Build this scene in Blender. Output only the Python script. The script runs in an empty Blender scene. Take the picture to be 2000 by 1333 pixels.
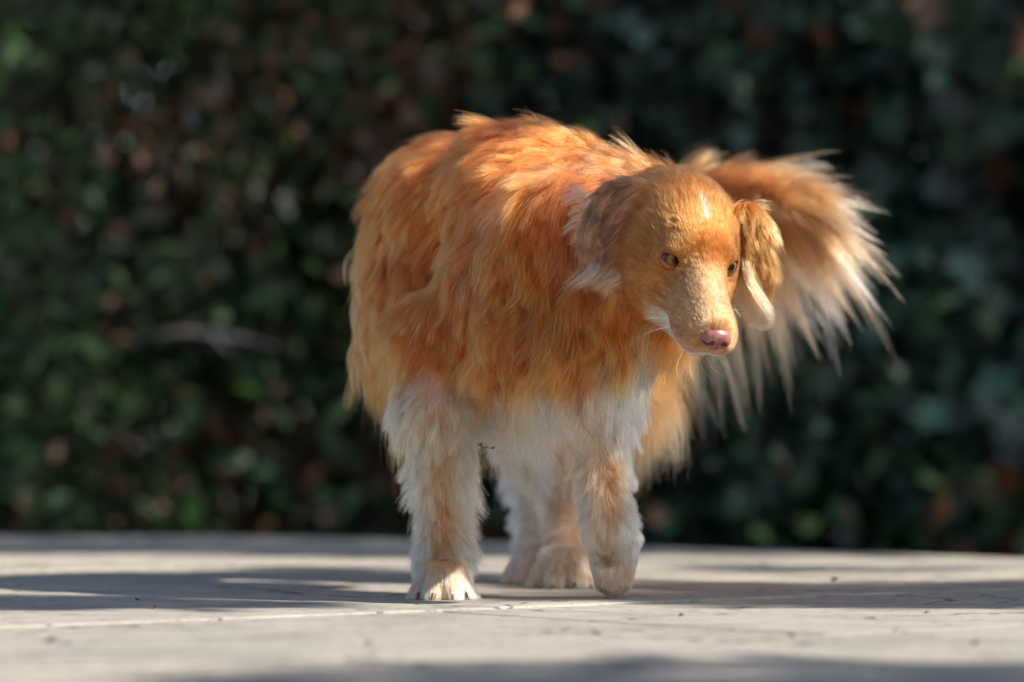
import bpy, math, random, time, os
import numpy as np
from mathutils import Vector, Matrix, noise, kdtree

T0 = time.time()
rng = np.random.default_rng(7)
random.seed(7)
S = bpy.context.scene
COL = S.collection

# ------------------------------------------------------------------ camera, light, exposure
D0 = 4.35                 # distance from the camera to the dog's front paw
CAM_H = 0.20
FPX = 135.0 / 36.0 * 2000.0
HOR = 827.0
cam_d = bpy.data.cameras.new("camera")
cam = bpy.data.objects.new("camera", cam_d)
COL.objects.link(cam)
cam.location = (0, -D0, CAM_H)
cam.rotation_euler = (math.radians(90), 0, 0)
cam_d.lens = 135
cam_d.sensor_width = 36
cam_d.shift_y = (HOR - 666.5) / 2000.0
cam_d.clip_start = 0.05
cam_d.clip_end = 500
cam_d.dof.use_dof = True
cam_d.dof.focus_distance = D0 - 0.12
cam_d.dof.aperture_fstop = 3.0
S.camera = cam

SUN_DIR = Vector((1.0, -0.32, 0.94)).normalized()       # towards the sun
world = bpy.data.worlds.new("World")
S.world = world
world.use_nodes = True
wn = world.node_tree
sky = wn.nodes.new("ShaderNodeTexSky")
sky.sky_type = 'NISHITA'
sky.sun_disc = False
sky.sun_elevation = math.asin(SUN_DIR.z)
sky.sun_rotation = math.atan2(SUN_DIR.x, SUN_DIR.y)
bg = wn.nodes["Background"]
wn.links.new(sky.outputs[0], bg.inputs[0])
bg.inputs[1].default_value = 0.085
sun_d = bpy.data.lights.new("sun", 'SUN')
sun_d.energy = 4.6
sun_d.angle = math.radians(0.55)
sun_d.color = (1.0, 0.93, 0.83)
sun = bpy.data.objects.new("sun", sun_d)
COL.objects.link(sun)
sun.rotation_euler = SUN_DIR.to_track_quat('Z', 'Y').to_euler()
sun.location = SUN_DIR * 20

S.view_settings.view_transform = 'Standard'
S.view_settings.look = 'None'
S.view_settings.exposure = 0.88
S.view_settings.gamma = 1
S.view_settings.use_curve_mapping = False
S.render.engine = 'CYCLES'
S.cycles.max_bounces = 10
S.cycles.diffuse_bounces = 4
S.cycles.glossy_bounces = 4
S.cycles.transmission_bounces = 8
S.cycles.transparent_max_bounces = 8
S.cycles.use_denoising = True
S.cycles.use_adaptive_sampling = True
S.cycles.adaptive_threshold = 0.015
S.cycles_curves.shape = 'RIBBONS'
S.cycles_curves.subdivisions = 2

def P(px, py, dy=0.0):
    """point that projects to photo pixel px, py at depth D0 + dy"""
    D = D0 + dy
    return np.array([(px - 1000.0) * D / FPX, dy, CAM_H + (HOR - py) * D / FPX])

# ------------------------------------------------------------------ helpers
def tag(o, label=None, cat=None, group=None, kind=None):
    if label: o["label"] = label
    if cat: o["category"] = cat
    if group: o["group"] = group
    if kind: o["kind"] = kind
    return o

def link(name, data, parent=None, mat=None):
    o = bpy.data.objects.new(name, data)
    COL.objects.link(o)
    if parent: o.parent = parent
    if mat is not None:
        data.materials.clear() if len(data.materials) else None
        data.materials.append(mat)
    return o

def mesh_np(name, V, F, smooth=True, n=None):
    """V (n,3), F (m,k) array of equal-sized faces"""
    me = bpy.data.meshes.new(name)
    V = np.asarray(V, np.float32); F = np.asarray(F, np.int32)
    me.vertices.add(len(V)); me.vertices.foreach_set("co", V.ravel())
    m, k = F.shape
    me.loops.add(m * k); me.loops.foreach_set("vertex_index", F.ravel())
    me.polygons.add(m)
    me.polygons.foreach_set("loop_start", np.arange(0, m * k, k, dtype=np.int32))
    me.polygons.foreach_set("loop_total", np.full(m, k, np.int32))
    me.update(calc_edges=True)
    if smooth: me.polygons.foreach_set("use_smooth", np.ones(m, bool))
    return me

def nodes_of(name):
    m = bpy.data.materials.new(name)
    m.use_nodes = True
    nt = m.node_tree
    return m, nt, nt.nodes["Principled BSDF"]

def nd(nt, kind, **kw):
    n = nt.nodes.new(kind)
    for k, v in kw.items():
        if hasattr(n, k): setattr(n, k, v)
    return n

def ramp(nt, src, stops):
    r = nt.nodes.new("ShaderNodeValToRGB")
    el = r.color_ramp.elements
    while len(el) < len(stops): el.new(0.5)
    for e, (p, c) in zip(el, stops):
        e.position = p
        e.color = (c[0], c[1], c[2], 1) if not isinstance(c, float) else (c, c, c, 1)
    nt.links.new(src, r.inputs[0])
    return r.outputs[0]

def noise_tex(nt, vec, scale, detail=4, rough=0.55, dist=0.0):
    n = nt.nodes.new("ShaderNodeTexNoise")
    n.inputs["Scale"].default_value = scale
    n.inputs["Detail"].default_value = detail
    n.inputs["Roughness"].default_value = rough
    n.inputs["Distortion"].default_value = dist
    if vec is not None: nt.links.new(vec, n.inputs["Vector"])
    return n.outputs["Fac"]

def mix(nt, fac, a, b, mode='MIX'):
    m = nt.nodes.new("ShaderNodeMix"); m.data_type = 'RGBA'; m.blend_type = mode
    for sock, v in ((m.inputs[0], fac), (m.inputs[6], a), (m.inputs[7], b)):
        if isinstance(v, (int, float)): sock.default_value = v
        elif isinstance(v, tuple): sock.default_value = (*v, 1)
        else: nt.links.new(v, sock)
    return m.outputs[2]

def bump(nt, h, strength, dist):
    b = nt.nodes.new("ShaderNodeBump")
    b.inputs["Strength"].default_value = strength
    b.inputs["Distance"].default_value = dist
    nt.links.new(h, b.inputs["Height"])
    return b

# ------------------------------------------------------------------ materials of the place
def mat_slab():
    m, nt, p = nodes_of("weathered_stone")
    tc = nd(nt, "ShaderNodeTexCoord").outputs["Object"]
    oi = nd(nt, "ShaderNodeObjectInfo").outputs["Random"]
    big = noise_tex(nt, tc, 2.2, 5, 0.6)
    fine = noise_tex(nt, tc, 60, 6, 0.7)
    mp = nd(nt, "ShaderNodeMapping"); mp.inputs["Scale"].default_value = (1.0, 7.0, 1.0)
    mp.inputs["Rotation"].default_value = (0, 0, math.radians(-14))
    nt.links.new(tc, mp.inputs[0])
    streak = noise_tex(nt, mp.outputs[0], 5.0, 8, 0.72, 0.6)
    base = ramp(nt, big, [(0.28, (0.32, 0.295, 0.25)), (0.72, (0.455, 0.42, 0.365))])
    base = mix(nt, 0.55, base, ramp(nt, fine, [(0.25, (0.22, 0.20, 0.17)), (0.75, (0.56, 0.53, 0.47))]), 'MIX')
    crack = ramp(nt, streak, [(0.30, 0.30), (0.41, 0.88), (0.5, 1.0)])
    base = mix(nt, 0.85, base, crack, 'MULTIPLY')
    vor = nd(nt, "ShaderNodeTexVoronoi", feature='DISTANCE_TO_EDGE'); vor.inputs["Scale"].default_value = 4.5
    wob = nd(nt, "ShaderNodeTexNoise"); wob.inputs["Scale"].default_value = 6; wob.inputs["Detail"].default_value = 6
    nt.links.new(tc, wob.inputs["Vector"])
    nt.links.new(mix(nt, 0.22, tc, wob.outputs["Color"], 'ADD'), vor.inputs["Vector"])
    hair_crack = ramp(nt, vor.outputs["Distance"], [(0.0, 0.30), (0.012, 0.55), (0.022, 1.0)])
    gate = ramp(nt, noise_tex(nt, tc, 3.0, 3), [(0.45, 0.0), (0.55, 1.0)])
    base = mix(nt, gate, base, mix(nt, 1.0, base, hair_crack, 'MULTIPLY'))
    pit = ramp(nt, noise_tex(nt, tc, 38, 5, 0.75), [(0.33, 0.30), (0.41, 1.0)])
    base = mix(nt, 0.9, base, pit, 'MULTIPLY')
    blotch = ramp(nt, noise_tex(nt, tc, 5.5, 8, 0.7, 0.3), [(0.32, (0.70, 0.68, 0.66)), (0.5, (1.0, 0.99, 0.97)), (0.68, (1.12, 1.09, 1.03))])
    base = mix(nt, 0.8, base, blotch, 'MULTIPLY')
    moss = ramp(nt, noise_tex(nt, tc, 9, 6, 0.65), [(0.54, 0.0), (0.72, 0.45)])
    base = mix(nt, moss, base, (0.27, 0.255, 0.20))
    var = ramp(nt, oi, [(0.0, (0.90, 0.90, 0.92)), (1.0, (1.03, 1.0, 0.96))])
    base = mix(nt, 1.0, base, var, 'MULTIPLY')
    nt.links.new(base, p.inputs["Base Color"])
    p.inputs["Roughness"].default_value = 0.82
    p.inputs["Specular IOR Level"].default_value = 0.25
    b1 = bump(nt, streak, 0.7, 0.004)
    b2 = bump(nt, fine, 0.5, 0.0012)
    nt.links.new(b1.outputs[0], b2.inputs["Normal"])
    nt.links.new(b2.outputs[0], p.inputs["Normal"])
    return m

def mat_simple(name, cols, scale, rough=0.9, bd=0.004):
    m, nt, p = nodes_of(name)
    tc = nd(nt, "ShaderNodeTexCoord").outputs["Object"]
    f = noise_tex(nt, tc, scale, 7, 0.65)
    nt.links.new(ramp(nt, f, [(0.3, cols[0]), (0.7, cols[1])]), p.inputs["Base Color"])
    p.inputs["Roughness"].default_value = rough
    nt.links.new(bump(nt, f, 0.6, bd).outputs[0], p.inputs["Normal"])
    return m

def mat_leaf(name, rough=0.5, spec=0.28):
    """leaf pigment from the per-leaf colour attribute, partly translucent"""
    m, nt, p = nodes_of(name)
    at = nd(nt, "ShaderNodeAttribute", attribute_name="tint").outputs["Color"]
    nt.links.new(at, p.inputs["Base Color"])
    p.inputs["Roughness"].default_value = rough
    p.inputs["Specular IOR Level"].default_value = spec
    tr = nd(nt, "ShaderNodeBsdfTranslucent")
    nt.links.new(mix(nt, 1.0, at, (1.3, 1.5, 0.7), 'MULTIPLY'), tr.inputs[0])
    ms = nd(nt, "ShaderNodeMixShader"); ms.inputs[0].default_value = 0.3
    nt.links.new(p.outputs[0], ms.inputs[1]); nt.links.new(tr.outputs[0], ms.inputs[2])
    nt.links.new(ms.outputs[0], nt.nodes["Material Output"].inputs[0])
    return m

M_SLAB = mat_slab()
M_GROUT = mat_simple("sandy_joint", ((0.20, 0.16, 0.11), (0.36, 0.30, 0.21)), 40, 0.95, 0.002)
M_SOIL = mat_simple("leaf_litter_soil", ((0.025, 0.018, 0.012), (0.075, 0.055, 0.038)), 6, 0.95, 0.02)
M_BARK = mat_simple("grey_bark", ((0.045, 0.036, 0.030), (0.16, 0.13, 0.115)), 22, 0.9, 0.01)
M_DEADWOOD = mat_simple("bleached_dead_wood", ((0.09, 0.08, 0.09), (0.20, 0.18, 0.19)), 18, 0.85, 0.006)
M_LEAF = mat_leaf("glossy_leaf")
M_DRY = mat_simple("dry_brown_leaf", ((0.10, 0.045, 0.02), (0.24, 0.12, 0.055)), 60, 0.8, 0.001)

# ------------------------------------------------------------------ ground and paved terrace
GZ = -0.20
def sheet(name, r, z, mat):
    n = 24
    xs = np.linspace(-1, 1, n); xs = np.sign(xs) * np.abs(xs) ** 2.2 * r
    X, Y = np.meshgrid(xs, xs, indexing='ij')
    Z = z + 0.0 * X
    V = np.stack([X, Y, Z], -1).reshape(-1, 3)
    i = np.arange(n * n).reshape(n, n)
    F = np.stack([i[:-1, :-1], i[1:, :-1], i[1:, 1:], i[:-1, 1:]], -1).reshape(-1, 4)
    return tag(link(name, mesh_np(name, V, F), None, mat), kind="structure")
ground = sheet("ground", 300, GZ, M_SOIL)

OUT = [(-15, 1.9), (-0.95, 2.50), (-0.52, 2.47), (-0.22, 2.28), (0.76, 1.35), (4.6, -2.30), (4.6, -15), (-15, -15)]
OUT = [np.array(p, float) for p in OUT][::-1]        # counter-clockwise
def clip_poly(poly, out):
    for i in range(len(out)):
        a, b = out[i], out[(i + 1) % len(out)]
        e = b - a
        nrm = np.array([-e[1], e[0]])
        res = []
        for j in range(len(poly)):
            p, q = poly[j], poly[(j + 1) % len(poly)]
            dp, dq = np.dot(p - a, nrm), np.dot(q - a, nrm)
            if dp >= 0: res.append(p)
            if dp * dq < 0: res.append(p + (q - p) * dp / (dp - dq))
        poly = res
        if len(poly) < 3: return []
    return poly
def poly_area(p):
    return 0.5 * sum(p[i][0] * p[(i + 1) % len(p)][1] - p[(i + 1) % len(p)][0] * p[i][1] for i in range(len(p)))

def prism(name, poly, z0, z1, bev=0.0, tilt=(0, 0)):
    c = sum(poly) / len(poly); n = len(poly)
    V, F = [], []
    def ring(s, z):
        for p in poly:
            d = p - c; L = np.linalg.norm(d)
            q = c + d * max(0.0, (L - s) / L)
            V.append((q[0], q[1], z + tilt[0] * d[0] + tilt[1] * d[1]))
    ring(0, z0); ring(0, z1 - bev)
    if bev: ring(bev * 1.6, z1)
    k = 3 if bev else 2
    for r in range(k - 1):
        for i in range(n):
            j = (i + 1) % n
            F.append((r * n + i, r * n + j, (r + 1) * n + j, (r + 1) * n + i))
    F.append(tuple((k - 1) * n + i for i in range(n)))
    me = bpy.data.meshes.new(name); me.from_pydata(V, [], F); me.update()
    return me

terrace = link("paved_terrace", prism("terrace_bed", [p * 1.0 for p in OUT], GZ - 0.05, -0.0035), None, M_GROUT)
tag(terrace, kind="structure")
E1 = np.array([math.cos(math.radians(39)), math.sin(math.radians(39))])
E2 = np.array([E1[1], -E1[0]])
SW, SL, J = 0.60, 1.15, 0.009
SO = np.array([-0.4666, 3.783 - D0])                 # joint A runs through this point along E1
SB = np.array([-0.42, 4.51 - D0])                    # joint B runs through this point along E2
ob = np.dot(SB, E1); oa = np.dot(SO, E2)
rest_v, rest_f = [], []
for r in range(-40, 41):
    v0 = oa + r * SW
    st = ob + (0.5 * SL if r % 2 else 0.0)
    for c in range(-22, 23):
        u0 = st + c * SL
        q = [(u0 + J / 2, v0 + J / 2), (u0 + SL - J / 2, v0 + J / 2), (u0 + SL - J / 2, v0 + SW - J / 2), (u0 + J / 2, v0 + SW - J / 2)]
        poly = [E1 * a + E2 * b for a, b in q]
        if poly_area(poly) < 0: poly = poly[::-1]
        poly = clip_poly(poly, OUT)
        if not poly or poly_area(poly) < 0.004: continue
        z = random.uniform(-0.0012, 0.0012)
        cx, cy = sum(poly) / len(poly)
        if cy < -3.6 or abs(cx) > 5.0:
            mm = prism("s", poly, -0.045, z, 0.003)
            o_ = len(rest_v)
            rest_v += [tuple(v.co) for v in mm.vertices]; rest_f += [tuple(i + o_ for i in q_.vertices) for q_ in mm.polygons]
            bpy.data.meshes.remove(mm)
            continue
        link("paving_slab", prism("slab", poly, -0.045, 0.0 + z, 0.003, (random.uniform(-.0012, .0012), random.uniform(-.0012, .0012))), terrace, M_SLAB)

me = bpy.data.meshes.new("far_paving"); me.from_pydata(rest_v, [], rest_f); me.update()
tag(link("outer_paving", me, terrace, M_SLAB), kind="stuff")

# ------------------------------------------------------------------ foliage
def leaf_shape(kind):
    if kind == 'oval':
        v = [(0, 0, 0), (.22, .30, .05), (.20, .68, .03), (0, 1, -.06), (-.20, .68, .03), (-.22, .30, .05), (0, .5, -.02)]
        f = [(0, 1, 6), (1, 2, 6), (2, 3, 6), (3, 4, 6), (4, 5, 6), (5, 0, 6)]
    elif kind == 'ivy':
        v = [(0, 0, 0), (.42, -.06, .05), (.30, .28, .0), (.46, .56, .06), (.16, .60, 0), (0, 1, -.08), (-.16, .60, 0), (-.46, .56, .06), (-.30, .28, 0), (-.42, -.06, .05), (0, .32, -.05)]
        f = [(i, i + 1, 10) for i in range(9)] + [(9, 0, 10)]
    else:
        v = [(0, 0, 0), (.16, .4, .04), (0, 1, -.05), (-.16, .4, .04)]
        f = [(0, 1, 2), (0, 2, 3)]
    return np.array(v, float), np.array(f, int)

def leaves_mesh(name, pos, size, nrm, col, kind='oval'):
    """one leaf at each pos, facing roughly nrm, with its own colour"""
    v, f = leaf_shape(kind)
    N = len(pos)
    nrm = nrm / np.linalg.norm(nrm, axis=1)[:, None]
    rnd = rng.normal(size=(N, 3))
    a = np.cross(nrm, rnd); a /= np.linalg.norm(a, axis=1)[:, None]
    a[:, 2] -= 0.35; a -= nrm * np.sum(a * nrm, 1)[:, None]; a /= np.linalg.norm(a, axis=1)[:, None]
    b = np.cross(a, nrm)
    V = pos[:, None, :] + size[:, None, None] * (v[None, :, 0, None] * b[:, None, :] + v[None, :, 1, None] * a[:, None, :] + v[None, :, 2, None] * nrm[:, None, :])
    F = (f[None] + (np.arange(N) * len(v))[:, None, None]).reshape(-1, 3)
    me = mesh_np(name, V.reshape(-1, 3), F, smooth=False)
    at = me.attributes.new("tint", 'FLOAT_COLOR', 'POINT')
    c4 = np.ones((N, len(v), 4), np.float32); c4[:, :, :3] = col[:, None, :]
    at.data.foreach_set("color", c4.ravel())
    return me

def tube(name, pts, rad, seg=7, jitter=0.0):
    pts = [Vector(p) for p in pts]
    V, F = [], []
    n = len(pts)
    up = Vector((0.13, 0.4, 0.9))
    for i, p in enumerate(pts):
        t = (pts[min(i + 1, n - 1)] - pts[max(i - 1, 0)]).normalized()
        a = t.cross(up)
        if a.length < 1e-3: a = t.cross(Vector((1, 0, 0)))
        a.normalize(); b = t.cross(a)
        r = rad[i]
        for k in range(seg):
            ang = 2 * math.pi * k / seg
            rr = r * (1 + random.uniform(-jitter, jitter))
            V.append(tuple(p + a * math.cos(ang) * rr + b * math.sin(ang) * rr))
    for i in range(n - 1):
        for k in range(seg):
            k2 = (k + 1) % seg
            F.append((i * seg + k, i * seg + k2, (i + 1) * seg + k2, (i + 1) * seg + k))
    F.append(tuple(range(seg))[::-1]); F.append(tuple((n - 1) * seg + k for k in range(seg)))
    return V, F

def tubes_obj(name, list_vf, mat, parent):
    V, F = [], []
    for v, f in list_vf:
        o = len(V); V += v; F += [tuple(i + o for i in q) for q in f]
    me = bpy.data.meshes.new(name); me.from_pydata(V, [], F); me.update()
    me.polygons.foreach_set("use_smooth", [True] * len(F))
    return link(name, me, parent, mat)

GREENS = {
    'dark':  np.array([[.030, .062, .032], [.045, .095, .045], [.065, .125, .060], [.085, .150, .075]]),
    'ivy':   np.array([[.040, .080, .060], [.060, .115, .085], [.080, .145, .110], [.110, .175, .140]]),
    'fresh': np.array([[.060, .130, .045], [.085, .165, .060], [.105, .180, .080], [.120, .190, .095]]),
}
def shrub(x, y, w, h, d, n, pal, label, kind, size, brown=0.0, group="shrubs of the dark hedge behind the terrace"):
    root = bpy.data.objects.new("hedge_shrub", None); COL.objects.link(root)
    root.location = (x, y, GZ)
    tag(root, label, "shrub", group)
    # stems: several from the base
    vf = []
    tips = []
    for s in range(6):
        a = random.uniform(0, 6.28); e = random.uniform(.2, .9)
        tip = Vector((math.cos(a) * w * .42 * e, math.sin(a) * d * .42 * e, h * random.uniform(.6, .95)))
        pts = [Vector((random.uniform(-.08, .08), random.uniform(-.08, .08), -.02))]
        for k in range(1, 6):
            t = k / 5
            pts.append(tip * t + Vector((random.uniform(-.05, .05), random.uniform(-.05, .05), 0)))
        vf.append(tube("s", pts, [.028 * (1 - .8 * k / 5) for k in range(6)], 6, .1))
        for k in range(1, 6):
            for b in range(3):
                q = pts[k] + Vector((random.uniform(-1, 1) * w * .4, random.uniform(-1, 1) * d * .45, random.uniform(-.1, .35) * h * .5))
                vf.append(tube("b", [pts[k], (pts[k] + q) / 2 + Vector((0, 0, .04)), q], [.010, .007, .003], 5, .1))
                tips.append(q)
    tubes_obj("stem", vf, M_BARK, root)
    # leaf clumps spread through the crown volume
    K = max(60, n // 45)
    cl = rng.uniform(-1, 1, (K * 3, 3)); cl = cl[np.sum(cl[:, :2] ** 2, 1) + (cl[:, 2] ** 4) < 1.25][:K]
    cc = cl * np.array([w * .5, d * .5, h * .5]) + np.array([0, 0, h * .52])
    ci = rng.integers(0, len(cc), n)
    spread = rng.uniform(.05, .17, len(cc))
    pos = cc[ci] + rng.normal(size=(n, 3)) * spread[ci][:, None]
    pos[:, 2] = np.clip(pos[:, 2], 0.01, None)
    out = pos - np.array([0, 0, h * .45]); out[:, 2] *= .5
    nrm = out / (np.linalg.norm(out, axis=1)[:, None] + 1e-6) * .6 + rng.normal(size=(n, 3)) * .55 + np.array([0, 0, .35])
    pl = GREENS[pal]
    col = pl[np.clip((rng.integers(0, 4, len(cc))[ci] + rng.integers(-1, 2, n)), 0, 3)] * rng.uniform(.75, 1.25, (n, 1)) * .92 * np.exp(.6 * rng.normal(size=len(cc)))[ci][:, None]; col = col.clip(.004, .2)
    dead_cl = rng.random(len(cc)) < brown
    dead = dead_cl[ci] & (rng.random(n) < .8) | (rng.random(n) < .03)
    dc = np.array([[.13, .050, .026], [.22, .095, .055], [.28, .17, .12]])[rng.integers(0, 3, n)] * rng.uniform(.7, 1.3, (n, 1))
    col[dead] = dc[dead]
    sz = size * rng.uniform(.6, 1.35, n)
    fo = link("foliage", leaves_mesh("foliage", pos, sz, nrm, col, kind), root, M_LEAF)
    fo["kind"] = "stuff"
    return root

shrub(-3.6, 5.3, 1.7, 3.1, 1.5, 5000, 'dark', "dark shrub outermost on the hedge's left end, small oval leaves", 'oval', .055)
shrub(-2.3, 5.2, 1.6, 3.2, 1.5, 7000, 'dark', "dark small-leaved shrub next to the hedge's left end, its side just in view", 'oval', .05)
shrub(-1.15, 5.05, 1.3, 3.2, 1.3, 15000, 'fresh', "fresh green small-leaved shrub at the left above the pale dead branch", 'oval', .046, .12)
shrub(-0.35, 5.25, 1.2, 3.3, 1.3, 15000, 'dark', "dark shrub with many dry brown leaves just left of the dog", 'oval', .050, .60)
shrub(0.50, 5.2, 1.2, 3.3, 1.3, 12000, 'ivy', "blue-green shrub directly behind the dog's head and tail", 'ivy', .055, .10)
shrub(1.35, 5.1, 1.3, 3.2, 1.3, 10000, 'ivy', "broad-leaved ivy-like shrub in deep shade right of the dog's tail", 'ivy', .095, .05)
shrub(2.5, 5.2, 1.6, 3.2, 1.5, 6000, 'ivy', "broad-leaved shrub beyond the shaded one towards the hedge's right end", 'ivy', .075)
shrub(3.9, 5.1, 1.8, 3.1, 1.5, 5000, 'dark', "dark shrub outermost on the hedge's right end, oval leaves", 'oval', .06)
for i, x in enumerate((-3.0, -1.5, -.2, 1.1, 2.4, 3.6)):
    shrub(x, 6.5, 1.9, 3.9, 1.4, 7500, 'dark', ["tall dark bush outermost on the left of the hedge's rear row", "tall dark bush in the rear row behind the pale dead branch", "tall dark bush in the rear row behind the dog's rump", "tall dark bush in the rear row behind the ivy-like shrub", "tall dark bush second from the right end of the rear row", "tall dark bush outermost on the right of the hedge's rear row"][i], 'oval', .095, .1, "tall bushes in the second row of the hedge")

for i, x in enumerate((-4.2, -2.4, -.8, .8, 2.4, 4.2)):
    shrub(x, 8.3, 2.6, 5.6, 1.8, 6500, 'dark', ["great dark evergreen outermost on the left behind both hedge rows", "great dark evergreen behind the hedge, second from the left", "great dark evergreen behind the hedge above the brown-leaved shrub", "great dark evergreen behind the hedge above the dog's head", "great dark evergreen behind the hedge, second from the right", "great dark evergreen outermost on the right behind both hedge rows"][i], 'oval', .15, .05, "great evergreens behind the hedge")

n = 17000
pos = np.stack([rng.uniform(-5.5, 5.5, n), rng.uniform(4.5, 7.6, n), GZ + rng.random(n) ** 1.4 * .75], 1)
und = link("undergrowth", leaves_mesh("undergrowth", pos, .085 * rng.uniform(.5, 1.3, n), rng.normal(size=(n, 3)) * .7 + np.array([0, -.4, .7]), GREENS['dark'][rng.integers(0, 4, n)] * rng.uniform(.6, 1.2, (n, 1)), 'oval'), None, M_LEAF)
tag(und, "low dark green undergrowth filling the foot of the hedge", "undergrowth", kind="stuff")

# pale dead branch lying in the shrub
pts = [P(250, 668, 4.50), P(300, 655, 4.47), P(350, 648, 4.45), P(410, 652, 4.47), P(480, 662, 4.5), P(540, 680, 4.55)]
br = tubes_obj("dead_branch", [tube("b", pts, [.002, .004, .006, .006, .005, .003], 8, .12),
                               tube("b", [pts[3], P(440, 680, 4.45), P(465, 702, 4.45)], [.006, .004, .002], 6)], M_DEADWOOD, None)
tag(br, "pale lilac-grey dead branch caught in the shrub left of the dog", "branch")

# ------------------------------------------------------------------ shade tree right of the terrace
tree = bpy.data.objects.new("shade_tree", None); COL.objects.link(tree)
tree.location = (5.4, 0.9, GZ)
tag(tree, "tall shade tree beside the terrace throwing dappled shadows across it", "tree")
TL = Vector(tree.location)
def toward(x, y, t):
    """point up the sun's ray that ends on the terrace at x, y"""
    return np.array([x, y, 0.0]) + np.array(SUN_DIR) * t
clusters = []                                        # (centre, spread xyz, count)
def shade(x0, x1, y0, y1, dens, tmin=4.6, tmax=7.0, sz=.06):
    n = int(dens * (x1 - x0) * (y1 - y0))
    for _ in range(n):
        clusters.append((toward(random.uniform(x0, x1), random.uniform(y0, y1), random.uniform(tmin, tmax)), sz))
shade(0.02, 2.8, -0.02, 0.46, 190, sz=.05)             # band right of the dog
shade(0.30, 2.8, -0.14, 0.10, 120, sz=.04)
shade(-0.75, 2.4, 0.86, 0.98, 60, sz=.030)
shade(-3.0, -0.3, 0.66, 0.76, 60, sz=.022)
shade(-0.35, 1.9, 1.42, 2.5, 85, sz=.07)             # far strip
shade(-3.5, -0.3, 1.50, 2.7, 95, sz=.07)
shade(-0.18, 2.5, -1.80, -1.20, 110, sz=.055)
shade(-1.7, -0.26, -0.22, 0.04, 170, sz=.025)         # leaves added to widen the dog's shadow on its near side
shade(-0.3, 3.2, 4.2, 5.8, 60, 5.5, 8.5, sz=.09)      # keeps the hedge in the shade
shade(-3.5, -1.0, 4.2, 5.8, 48, 5.5, 8.5, sz=.09)
shade(-1.0, -0.3, 4.2, 5.8, 20, 5.5, 8.5, sz=.09)
pos, crad = [], []
for c, s in clusters:
    k = 16
    pos.append(c + rng.normal(size=(k, 3)) * s)
pos = np.concatenate(pos)
# the rest of the crown, round the trunk
cc = rng.normal(size=(240, 3)) * np.array([1.3, 1.6, .7]) + np.array([5.6, 1.2, 5.9])
ok = np.ones(len(cc), bool)
gx = cc[:, 0] - SUN_DIR.x / SUN_DIR.z * cc[:, 2]; gy = cc[:, 1] - SUN_DIR.y / SUN_DIR.z * cc[:, 2]
ok = (gx > 3.0)
cc = cc[ok]
pos = np.concatenate([pos] + [c + rng.normal(size=(60, 3)) * .2 for c in cc])
pos -= np.array(TL)
n = len(pos)
col = GREENS['dark'][rng.integers(1, 4, n)] * 1.2
fo = link("crown", leaves_mesh("tree_crown", pos, .085 * rng.uniform(.7, 1.3, n), rng.normal(size=(n, 3)) + np.array([.5, 0, .8]), col, 'oval'), tree, M_LEAF)
fo["kind"] = "stuff"
vf = [tube("t", [(0, 0, -.1), (.05, .02, 1.2), (-.05, .05, 2.4), (.05, .1, 3.6), (.1, .15, 5.0), (.1, .2, 6.3)], [.22, .17, .15, .12, .08, .03], 12, .05)]
tubes_obj("trunk", vf, M_BARK, tree)
vf = []
targets = [c for c, s in clusters[::24]] + list(cc[::12])
for tg in targets:
    q = Vector(tg) - TL
    hz = min(5.2, max(2.4, q.z * .62))
    s0 = Vector((0.0, .08, hz))
    m1 = s0.lerp(q, .5) + Vector((0, 0, .25))
    if m1.x + TL.x < 1.6 and m1.z < 2.0: continue
    vf.append(tube("l", [s0, m1, q], [.020, .011, .003], 5))
tubes_obj("limb", vf, M_BARK, tree)

# ------------------------------------------------------------------ debris
def crumb(px, py, sz, rz, label):
    D = CAM_H * FPX / (py - HOR)
    me = bpy.data.meshes.new("crumb")
    v = [(-.5, 0, .10), (-.1, .28, .32), (.5, .05, .12), (.1, -.25, .30), (0, 0, .05), (.2, .1, .42)]
    f = [(0, 1, 4), (1, 2, 5), (1, 5, 4), (2, 3, 4, 5), (3, 0, 4)]
    me.from_pydata([(a * sz, b * sz, c * sz) for a, b, c in v], [], f); me.update()
    o = link("dry_leaf", me, None, M_DRY)
    o.location = ((px - 1000) * D / FPX, D - D0, 0.0005); o.rotation_euler = (0, 0, rz)
    tag(o, label, "leaf", "dry leaf crumbs lying on the terrace")
for (a_, b_, c_, l_) in ((430, 1215, .008, "tiny brown crumb on the sunny paving left of the planted paw"), (1330, 1206, .009, "small brown crumb on the sunny paving right of the raised paw"),
                         (1545, 1247, .010, "small tan crumb on the sunny paving at the right"), (1810, 1200, .009, "small crumb at the sunlit edge of the right-hand shadow band"),
                         (720, 1262, .010, "pale crumb on the sunny paving below the dog's shadow"), (1905, 1262, .012, "brown crumb near the terrace's right front corner")):
    crumb(a_, b_, c_, a_ * .01, l_)
crumb(100, 1257, .014, .3, "tiny curled brown leaf crumb alone near the terrace's front left corner")
crumb(300, 1191, .011, 1.3, "tiny dark leaf crumb inside the dog's shadow, the larger one there")
crumb(268, 1175, .010, 2.2, "tiny dark leaf crumb inside the dog's shadow, the smaller one there")
crumb(1630, 1138, .016, .8, "brown leaf crumb on the shaded paving right of the dog")
crumb(1165, 1242, .012, 2.8, "small pale leaf crumb on the sunny paving in front of the raised paw")

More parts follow.
